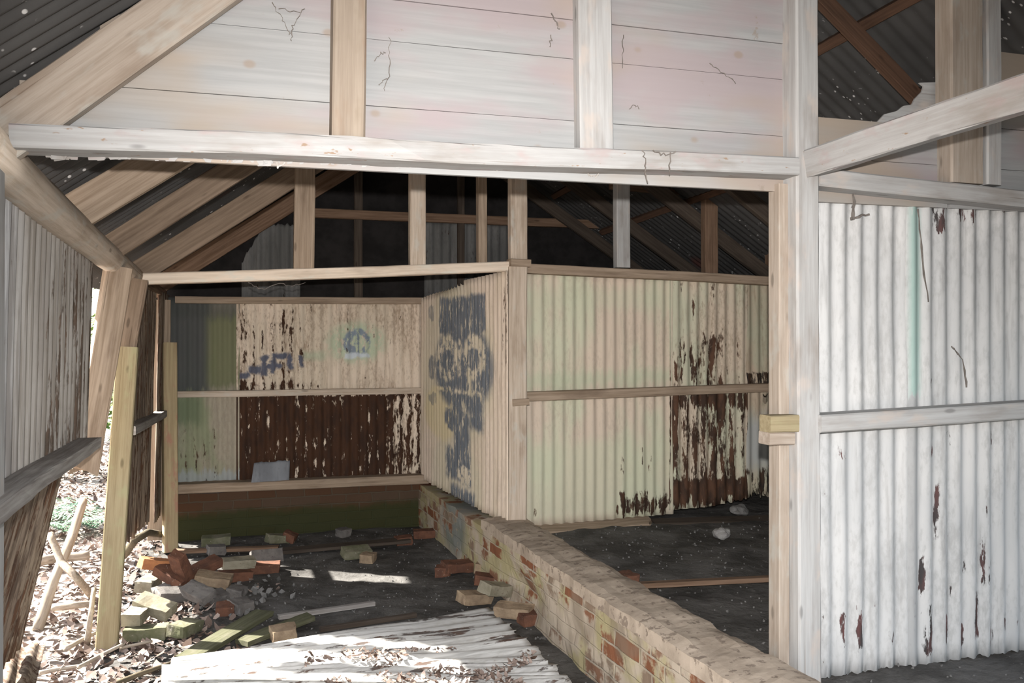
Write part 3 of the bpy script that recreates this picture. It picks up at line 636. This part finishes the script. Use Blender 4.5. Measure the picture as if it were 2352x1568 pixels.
def brick(px, py, z, rot, kind, pr=0, tilt=(0, 0), lb='', sc=1, cat='brick', Y=None):
    p = aZ(px, py, z) if Y is None else aY(px, py, Y)
    me = protos[pr]
    key = (pr, kind)
    if key not in BM:
        c = me.copy(); c.name = 'brick'; c.materials.clear(); c.materials.append(BR[kind]); BM[key] = c
    o = bpy.data.objects.new('brick', BM[key]); COL.objects.link(o)
    o.location = p; o.rotation_euler = (R(tilt[0]), R(tilt[1]), R(rot)); o.scale = (sc,)*3
    GRP = 'loose bricks on the shed floor'
    return tag(o, lb, cat, GRP)
BM = {}
for a in [
 (415, 1300, .20, 70, 'red', 1, (25, 55), 'red brown brick standing steeply on top of the brick pile'),
 (362, 1295, .19, 20, 'orange', 0, (0, 14), 'bright orange brick end at the top left of the pile'),
 (395, 1322, .13, -35, 'red', 0, (10, 25), 'dull red brick leaning under the orange one'),
 (470, 1303, .13, 30, 'red', 1, (8, -14), 'dark red brick on the right shoulder of the pile'),
 (342, 1338, .07, 75, 'pale', 0, (4, 0), 'yellowish limed brick on the left edge of the pile'),
 (490, 1330, .09, -12, 'tan', 0, (10, 10), 'tan brick sloping down the right side of the pile'),
 (548, 1293, .10, 12, 'pale', 1, (4, 4), 'pale brick with light top lying behind the tan bricks'),
 (612, 1280, .08, 8, 'grey', 0, (60, 0), 'grey brick on edge at the right end of the pile'),
 (605, 1303, .04, -5, 'red', 0, (3, 2), 'red brown brick under the grey edge brick'),
 (540, 1322, .04, 15, 'red', 1, (0, 6), 'low red brick in front of the pale topped brick'),
 (355, 1392, .12, -32, 'pale', 0, (18, 14), 'large pale brick tilted on top of the front stack'),
 (312, 1414, .10, 80, 'pale', 1, (0, 4), 'pale limed brick end on the left of the front stack'),
 (335, 1452, .04, -8, 'green', 0, (0, 0), 'long greenish brick at the base of the front stack'),
 (425, 1442, .05, 62, 'green', 1, (4, 8), 'mossy brick standing right of the front stack'),
 (400, 1365, .06, 25, 'grey', 0, (12, 8), 'grey brick behind the large pale brick'),
 (455, 1362, .08, -50, 'grey', 1, (20, 10), 'grey brick leaning in the middle of the pile'),
 (372, 1358, .05, -70, 'grey', 2, (10, 0), 'half grey brick between the two stacks'),
 (500, 1372, .04, 40, 'grey', 3, (12, 0), 'broken grey brick on the right slope of the pile'),
 (545, 1360, .03, -20, 'grey', 2, (0, 10), 'small grey brick bat right of the pile'),
 (556, 1390, .03, 35, 'grey', 3, (8, 6), 'light grey brick bat beyond the mossy plank'),
 (520, 1398, .03, 0, 'red', 2, (6, 0), 'small red brick bat beside the mossy plank end'),
 (655, 1452, .04, 10, 'tan', 3, (5, 0), 'orange brown brick bat at the far edge of the fallen sheet'),
 (818, 1268, .05, 14, 'green', 1, (14, 4), 'greenish brick lying alone in the middle of the floor'),
 (846, 1280, .03, 60, 'tan', 2, (0, 0), 'small tan brick bat against the lone greenish brick'),
 (644, 1236, .04, 20, 'green', 0, (0, 8), 'mossy brick on the floor near the back wall'),
 (666, 1231, .05, 70, 'red', 2, (20, 0), 'dull red brick bat touching the mossy brick at the back'),
 (496, 1240, .04, 0, 'green', 0, (4, 0), 'dark green brick lying behind the brick pile'),
 (500, 1262, .04, 15, 'grey', 3, (0, 6), 'dark grey brick bat right behind the pile'),
 (906, 1192, .04, 5, 'green', 2, (0, 10), 'small pale green brick bat at the foot of the back wall'),
 (790, 1222, .03, 30, 'grey', 2, (0, 0), 'grey brick bat between the burnt plank and back wall'),
 (1050, 1300, .05, 12, 'red', 0, (6, 4), 'broken dark red brick at the foot of the middle wall, farthest'),
 (1020, 1310, .03, -20, 'red', 2, (0, 0), 'small red brick bat on the dirt left of the middle wall'),
 (1110, 1302, .06, 70, 'tan', 3, (10, 0), 'tan broken brick leaning against the middle wall'),
 (1128, 1332, .06, -15, 'red', 0, (0, 8), 'pinkish red brick sticking out of the broken middle wall'),
 (1090, 1372, .05, 20, 'tan', 1, (4, 10), 'limed brick lying out in front of the broken middle wall'),
 (1140, 1352, .10, 30, 'pale', 0, (8, 14), 'pale mortared brick on top of the rubble by the middle wall'),
 (1180, 1402, .05, -40, 'tan', 0, (6, 0), 'tan brick in the hollow beside the fallen sheet corner'),
 (1215, 1418, .03, 10, 'red', 2, (0, 0), 'red brick bat nearest to the fallen sheet corner'),
 (980, 1225, .04, -10, 'red', 1, (0, 0), 'dark red brick lying in the corner below the partition'),
 (930, 1240, .03, 5, 'red', 3, (0, 0), 'dull red brick bat out from the partition corner'),
 (1440, 1330, .36, 15, 'red', 2, (0, 0), 'small red brick bat lying on the right bay floor edge')]:
    brick(*a[:7], lb=a[7])

# stones: pale lump in right bay
def rock(name, lb, p, r, mat, sd):
    bm = bmesh.new(); bmesh.ops.create_icosphere(bm, subdivisions=3, radius=r)
    for q in bm.verts: q.co *= 1 + .45*mnoise.noise(q.co/r*1.1+V(sd, 0, 0)); q.co.z *= .65; q.co += mnoise.noise_vector(q.co/r*3)*r*.08
    me = bpy.data.meshes.new(name); bm.to_mesh(me); bm.free(); me.materials.append(M[mat])
    o = bpy.data.objects.new(name, me); COL.objects.link(o); o.location = p; return tag(o, lb, 'stone')
rock('stone', 'pale grey stone lying on the dark right bay floor', aZ(1658, 1224, .37), .055, 'stone', 1)
rock('stone', 'small white stone on the right bay floor near the door post', aZ(1738, 1498, .30), .012, 'stone', 4)
rock('stone', 'grey lump at the foot of the grimy sheet in the right bay', aZ(1700, 1170, .40), .06, 'pebble', 7)

def scatter(name, n, samp, size, mat, lb, cat, flat=False):
    v, f = [], []
    for _ in range(n):
        p = samp(); 
        if p is None: continue
        s = size*random.uniform(.5, 1.7)
        if flat:                                            # a curled leaf: 2x quad strip
            a = random.uniform(0, 6.28); t = R(random.gauss(0, 26)); u = V(math.cos(a), math.sin(a), math.sin(t)); w = V(-math.sin(a), math.cos(a), random.uniform(-.5, .5))
            b = len(v); cu = random.uniform(.1, .5)*s
            for k, (i, j) in enumerate(((-1, 0), (-.3, .55), (-.3, -.55), (.4, .5), (.4, -.5), (1.1, 0))):
                v.append(p + u*(i*s) + w*(j*s) + V(0, 0, s*.25 + cu*abs(i)))
            f += [(b, b+2, b+1), (b+1, b+2, b+4, b+3), (b+3, b+4, b+5)]
        else:
            b = len(v); ax = [V(random.gauss(0, 1), random.gauss(0, 1), random.gauss(0, 1)).normalized() for _ in range(2)]
            x = ax[0]; y = x.cross(ax[1]).normalized(); z = x.cross(y)
            for sx, sy, sz in ((1, 0, 0), (-1, 0, 0), (0, 1, 0), (0, -1, 0), (0, 0, 1), (0, 0, -1)):
                v.append(p + (x*sx*random.uniform(.7, 1.3) + y*sy*.8 + z*sz*.6)*s)
            f += [(b+i, b+j, b+k) for i, j, k in ((0, 2, 4), (2, 1, 4), (1, 3, 4), (3, 0, 4), (2, 0, 5), (1, 2, 5), (3, 1, 5), (0, 3, 5))]
    return tag(mk(name, v, f, M[mat]), lb, cat, None, 'stuff')
U = random.uniform
def pf():
    x, y = U(-.4, 1.6), U(3.4, 7.3); return V(x, y, fz(x, y)+.003)
def prb():
    x, y = U(1.95, 4.0), U(2.6, 5.4); return V(x, y, fz(x, y)+.003)
scatter('rubble', 900, pf, .0055, 'pebble', 'small grey rubble crumbs scattered over the left bay floor', 'rubble')
scatter('rubble', 600, prb, .006, 'pebble', 'dark rubble crumbs scattered over the right bay floor', 'rubble')
def ppile():
    a = aZ(random.gauss(500, 70), random.gauss(1350, 28), .03); return V(a.x, a.y, fz(a.x, a.y) + .01)
scatter('rubble', 130, ppile, .022, 'pebble', 'broken brick and mortar crumbs between the bricks of the pile', 'rubble')
def pl():
    x, y = -.45 - abs(random.gauss(0, 1.9)), 2.6 + 12 * U(0, 1)**1.5; return V(x, y, gz(x, y)+.008)
def pl2():
    x, y = random.gauss(-.35, .22), U(3.0, 6.2)
    return V(x, y, (fz(x, y) if x > -.6 else gz(x, y))+.008)
scatter('fallen_leaves', 15000, pl, .024, 'litter', 'pale dead leaves covering the sunlit ground outside the left wall', 'leaves', True)
scatter('fallen_leaves', 1500, pl2, .022, 'litter', 'dead leaves and bark drifted along the foot of the left wall', 'leaves', True)
def ps():
    a, b = U(.12, .95)**1.0, U(0, 1); q = aZ(620+a*640, 1490+b*95, .11); 
    return q if mnoise.noise(V(q.x*5, q.y*5, 2)) > .05 else None
scatter('fallen_leaves', 1500, ps, .011, 'litter', 'brown leaf debris lying on the fallen white sheets', 'leaves', True)

# ------------------------------------------------------------------ sticks, ferns, shrubs outside
def stick(lb, pts, r0, r1, mat='bark'):
    tube('branch', lb, 'branch', pts, [r0+(r1-r0)*i/(len(pts)-1) for i in range(len(pts))], M[mat], 8)
stick('pale bare branch standing outside the gap, leaning right', [aZ(85, 1448, 0), aY(120, 1340, 5.5), aY(150, 1270, 5.65), aY(168, 1225, 5.8), aY(192, 1148, 6.0)], .03, .026)
stick('crooked brown branch crossing the pale branch outside the gap', [aY(114, 1225, 5.5), aY(140, 1290, 5.4), aY(175, 1325, 5.3), aZ(208, 1365, .02)], .02, .022)
stick('short brown log lying on the leaves behind the pale branch', [aZ(90, 1288, .06), aZ(140, 1280, .06), aZ(205, 1276, .06)], .035, .03, 'bark')
stick('thin grey stick upright beside the yellowish prop', [aZ(200, 1480, .0), aY(207, 1420, 4.9), aY(216, 1350, 5.0)], .016, .012, 'bark')
stick('thin stick lying on the leaves in front of the prop', [aZ(150, 1490, .03), aZ(190, 1468, .03), aZ(225, 1450, .04)], .014, .01)
stick('thin grey twig lying across the ground before the prop foot', [aZ(180, 1532, .03), aZ(240, 1500, .03), aZ(285, 1478, .05)], .011, .008)
stick('thin straight twig lying beside the front brick stack', [aZ(275, 1488, .03), aZ(350, 1472, .05)], .009, .007)
stick('grey branch along the ground left of the prop', [aZ(120, 1395, .04), aZ(170, 1390, .05), aZ(215, 1385, .04)], .022, .018)
stick('long thin twig in the leaves at the bottom left', [aZ(90, 1545, .03), aZ(140, 1535, .03), aZ(190, 1528, .03)], .012, .008)
stick('dark bark strip lying against the fallen sheet corner', [aZ(255, 1575, .03), aZ(320, 1548, .03), aZ(395, 1522, .03)], .016, .010, 'barkd')
stick('mossy dark root arching under the far left wall', [aZ(285, 1275, .04), aY(310, 1240, 6.4), aY(340, 1222, 6.6), aZ(380, 1228, .05)], .028, .024, 'barkd')

def fern(p, lb, n=11, L=.55):
    root = bpy.data.objects.new('fern', None); COL.objects.link(root); root.location = p; tag(root, lb, 'fern', 'ferns outside the left wall')
    for k in range(n):
        a = 6.28*k/n + U(-.2, .2); l = L*U(.7, 1.1); v, f = [], []
        for i in range(16):
            t = i/15; r = l*t; h = l*.85*t - l*.7*t*t; c = V(math.cos(a)*r, math.sin(a)*r, h+.02)
            w = .11*l/.55*math.sin(min(1, t*1.15+.12)*math.pi)**.8; d = V(-math.sin(a), math.cos(a), 0); u = V(math.cos(a), math.sin(a), 0)
            for sg in (1, -1):
                b = len(v); v += [c-u*.008, c+u*.014, c+d*(sg*w)+u*.03-V(0, 0, w*.25)]; f.append((b, b+1, b+2))
        o = mk('frond', v, f, M['fern'], None, root)
for i, (a, b, lb) in enumerate([(150, 1222, 'green fern spreading on the bank left of the pale branch'), (214, 1214, 'green fern just left of the yellowish prop'), (120, 1190, 'smaller fern farther up the bank')]):
    fern(aZ(a, b, .02), lb, 11, .5)
def shrub(p, h, r, n, lb, trunk=.03):
    root = bpy.data.objects.new('shrub', None); COL.objects.link(root); root.location = p; tag(root, lb, 'shrub', 'shrubs outside the left wall')
    v, f = [], []
    for _ in range(n):
        d = V(random.gauss(0, .5)*r, random.gauss(0, .5)*r, h*U(.25, 1.05)); s = U(.04, .08)
        a = U(0, 6.28); u = V(math.cos(a), math.sin(a), U(-.6, .4)); w = V(-math.sin(a), math.cos(a), U(-.4, .4)); b = len(v)
        v += [d-u*s, d+w*s*.5, d-w*s*.5, d+u*s]; f += [(b, b+2, b+1), (b+1, b+2, b+3)]
    mk('foliage', v, f, M['green'], None, root)
    o = tube('stem', None, None, [p, p+V(.02, .03, h*.5), p+V(.0, 0, h*.9)], [trunk, trunk*.7, trunk*.4], M['barkd'], 7); o.parent = root; o.matrix_parent_inverse = Matrix.Translation(-Vector(p))
for x, y, h, r, lb in [(-1.6, 11.5, 1.8, .6, 'leafy green shrub seen through the slit beside the hanging plank'), (-4.3, 10.5, 2.2, .8, 'sunlit shrub beyond the gap left of the prop'), (-2.9, 16.0, 3.2, 1.0, 'tall shrub far out beyond the leaf bank'), (-7.0, 17, 3.5, 1.4, 'big leafy shrub at the far left outside'), (-.9, 14.0, 2.4, .5, 'shrub directly behind the far left wall')]:
    shrub(V(x, y, gz(x, y)-.02), h, r, 1400, lb)
for x, y, lb in [(-2.6, 9.2, 'slender tree trunk outside beyond the hanging plank'), (-4.0, 12.5, 'thicker tree trunk farther out in the wood')]:
    tube('tree', lb, 'tree', [V(x, y, -.1), V(x+.1, y, 2), V(x+.05, y+.1, 5)], [.10, .085, .06], M['barkd'], 12)

# ------------------------------------------------------------------ cobwebs
def web(lb, strands, mat='web', r=.0014):
    def strand(nm, st, par):
        v, f = [], []; o_ = [st[0]]
        for p, q in zip(st, st[1:]):
            for k in range(1, 6): o_.append(p.lerp(q, k / 5) + V(random.gauss(0, .003), 0, random.gauss(0, .003)))
        st = o_
        for i, p in enumerate(st):
            d = (st[min(i+1, len(st)-1)] - st[max(i-1, 0)]).normalized(); a = d.orthogonal().normalized(); b = d.cross(a); rr = r * U(.6, 1.5)
            v += [p + a*rr, p + b*rr, p - a*rr, p - b*rr]
        for k in range(len(st) - 1): f += [(k*4+i, k*4+(i+1) % 4, k*4+4+(i+1) % 4, k*4+4+i) for i in range(4)]
        return mk(nm, v, f, M[mat], None, par)
    if len(strands) == 1: return tag(strand('cobweb', strands[0], None), lb, 'cobweb')
    root = bpy.data.objects.new('cobweb', None); COL.objects.link(root); tag(root, lb, 'cobweb')
    for st in strands: strand('strand', st, root)
def wy(Y, *pp): return [aY(a, b, Y) for a, b in pp]
Yw = YN + .02
web('dusty cobweb strand forming a hook on the boards left of the rusty stud', [wy(Yw, (625, 5), (650, 40), (662, 75), (668, 78)), wy(Yw, (700, 20), (678, 48), (668, 78), (672, 95)), wy(Yw, (640, 20), (690, 30))], 'webd')
web('branching cobweb strands on the boards right of the rusty stud', [wy(Yw, (893, 85), (895, 140), (890, 180), (882, 210)), wy(Yw, (860, 140), (876, 118), (884, 122)), wy(Yw, (870, 195), (888, 178))], 'webd')
web('cobweb thread hanging on the boards left of the flush middle stud', [wy(Yw, (1266, 30), (1280, 55), (1284, 65)), wy(Yw, (1265, 80), (1264, 108))], 'webd', .002)
web('dark cobweb wisps on the boards right of the flush middle stud', [wy(Yw, (1432, 80), (1430, 110), (1431, 155)), wy(Yw, (1445, 250), (1455, 240), (1468, 252)), wy(Yw, (1630, 145), (1655, 165), (1690, 190))], 'webd')
web('pale cobweb loop drooping below the middle of the header beam', [wy(2.8, (1100, 377), (1125, 388), (1145, 392), (1165, 385), (1170, 376))], 'web')
web('pale cobweb loop hanging under the header beam toward the right', [wy(2.8, (1345, 392), (1355, 404), (1368, 405), (1382, 394))], 'web', .002)
web('small cobweb loop hanging under the left part of the header beam', [wy(2.8, (628, 372), (640, 386), (655, 374))], 'web', .002)
web('cobweb tassel hanging off the header beam left of the door post', [wy(2.68, (1475, 345), (1482, 380), (1486, 418)), wy(2.68, (1540, 350), (1538, 400)), wy(2.68, (1500, 345), (1530, 358), (1555, 348))], 'webd', .002)
web('long dark cobweb strand on the white sheets below the top plate', [wy(2.79, (2108, 480), (2118, 590), (2132, 690)), wy(2.79, (2185, 795), (2210, 825), (2222, 890))], 'webd', .003)
web('thick dark cobweb hook near the top of the white wall', [wy(2.79, (1962, 440), (1958, 505)), wy(2.79, (1955, 502), (1995, 490))], 'webd', .006)
web('cobweb strands drooping under the sagging tie beam', [wy(YM-.04, (570, 648), (590, 660), (610, 662), (640, 650), (670, 658), (700, 650))], 'webd', .002)

# ------------------------------------------------------------------ lights
sun = bpy.data.lights.new('sun', 'SUN'); so = bpy.data.objects.new('sun', sun); COL.objects.link(so)
sd = V(.95, -.62, -.92); so.rotation_euler = sd.to_track_quat('-Z', 'Y').to_euler(); so.location = (-6, 10, 8)
sun.energy = 30; sun.angle = R(.8); sun.color = (1, .95, .86)
fl = bpy.data.lights.new('camera_flash', 'SPOT'); fo = bpy.data.objects.new('camera_flash', fl); COL.objects.link(fo)
fo.location = EYE + V(0, 0, .118); fo.rotation_euler = (R(83), 0, -YAW - R(.5)); fl.energy = 830; fl.shadow_soft_size = .018
fl.spot_size = R(88); fl.spot_blend = 1.0; fl.color = (1, .965, .93)
w = bpy.data.worlds.new('world'); SC.world = w; w.use_nodes = True; nt = w.node_tree; nt.nodes.clear()
sky = nt.nodes.new('ShaderNodeTexSky'); sky.sky_type = 'NISHITA'; sky.sun_disc = False; sky.sun_elevation = R(40); sky.sun_rotation = R(-57); sky.air_density = 1.2; sky.dust_density = 2
bg = nt.nodes.new('ShaderNodeBackground'); bg.inputs['Strength'].default_value = .4; wo = nt.nodes.new('ShaderNodeOutputWorld')
hs = nt.nodes.new('ShaderNodeHueSaturation'); hs.inputs['Saturation'].default_value = .45
nt.links.new(sky.outputs[0], hs.inputs['Color']); nt.links.new(hs.outputs[0], bg.inputs[0]); nt.links.new(bg.outputs[0], wo.inputs[0])
vs = SC.view_settings; SC.display_settings.display_device = 'sRGB'
vs.view_transform = 'Standard'; vs.look = 'None'; vs.exposure = 0; vs.gamma = 1; vs.use_curve_mapping = False
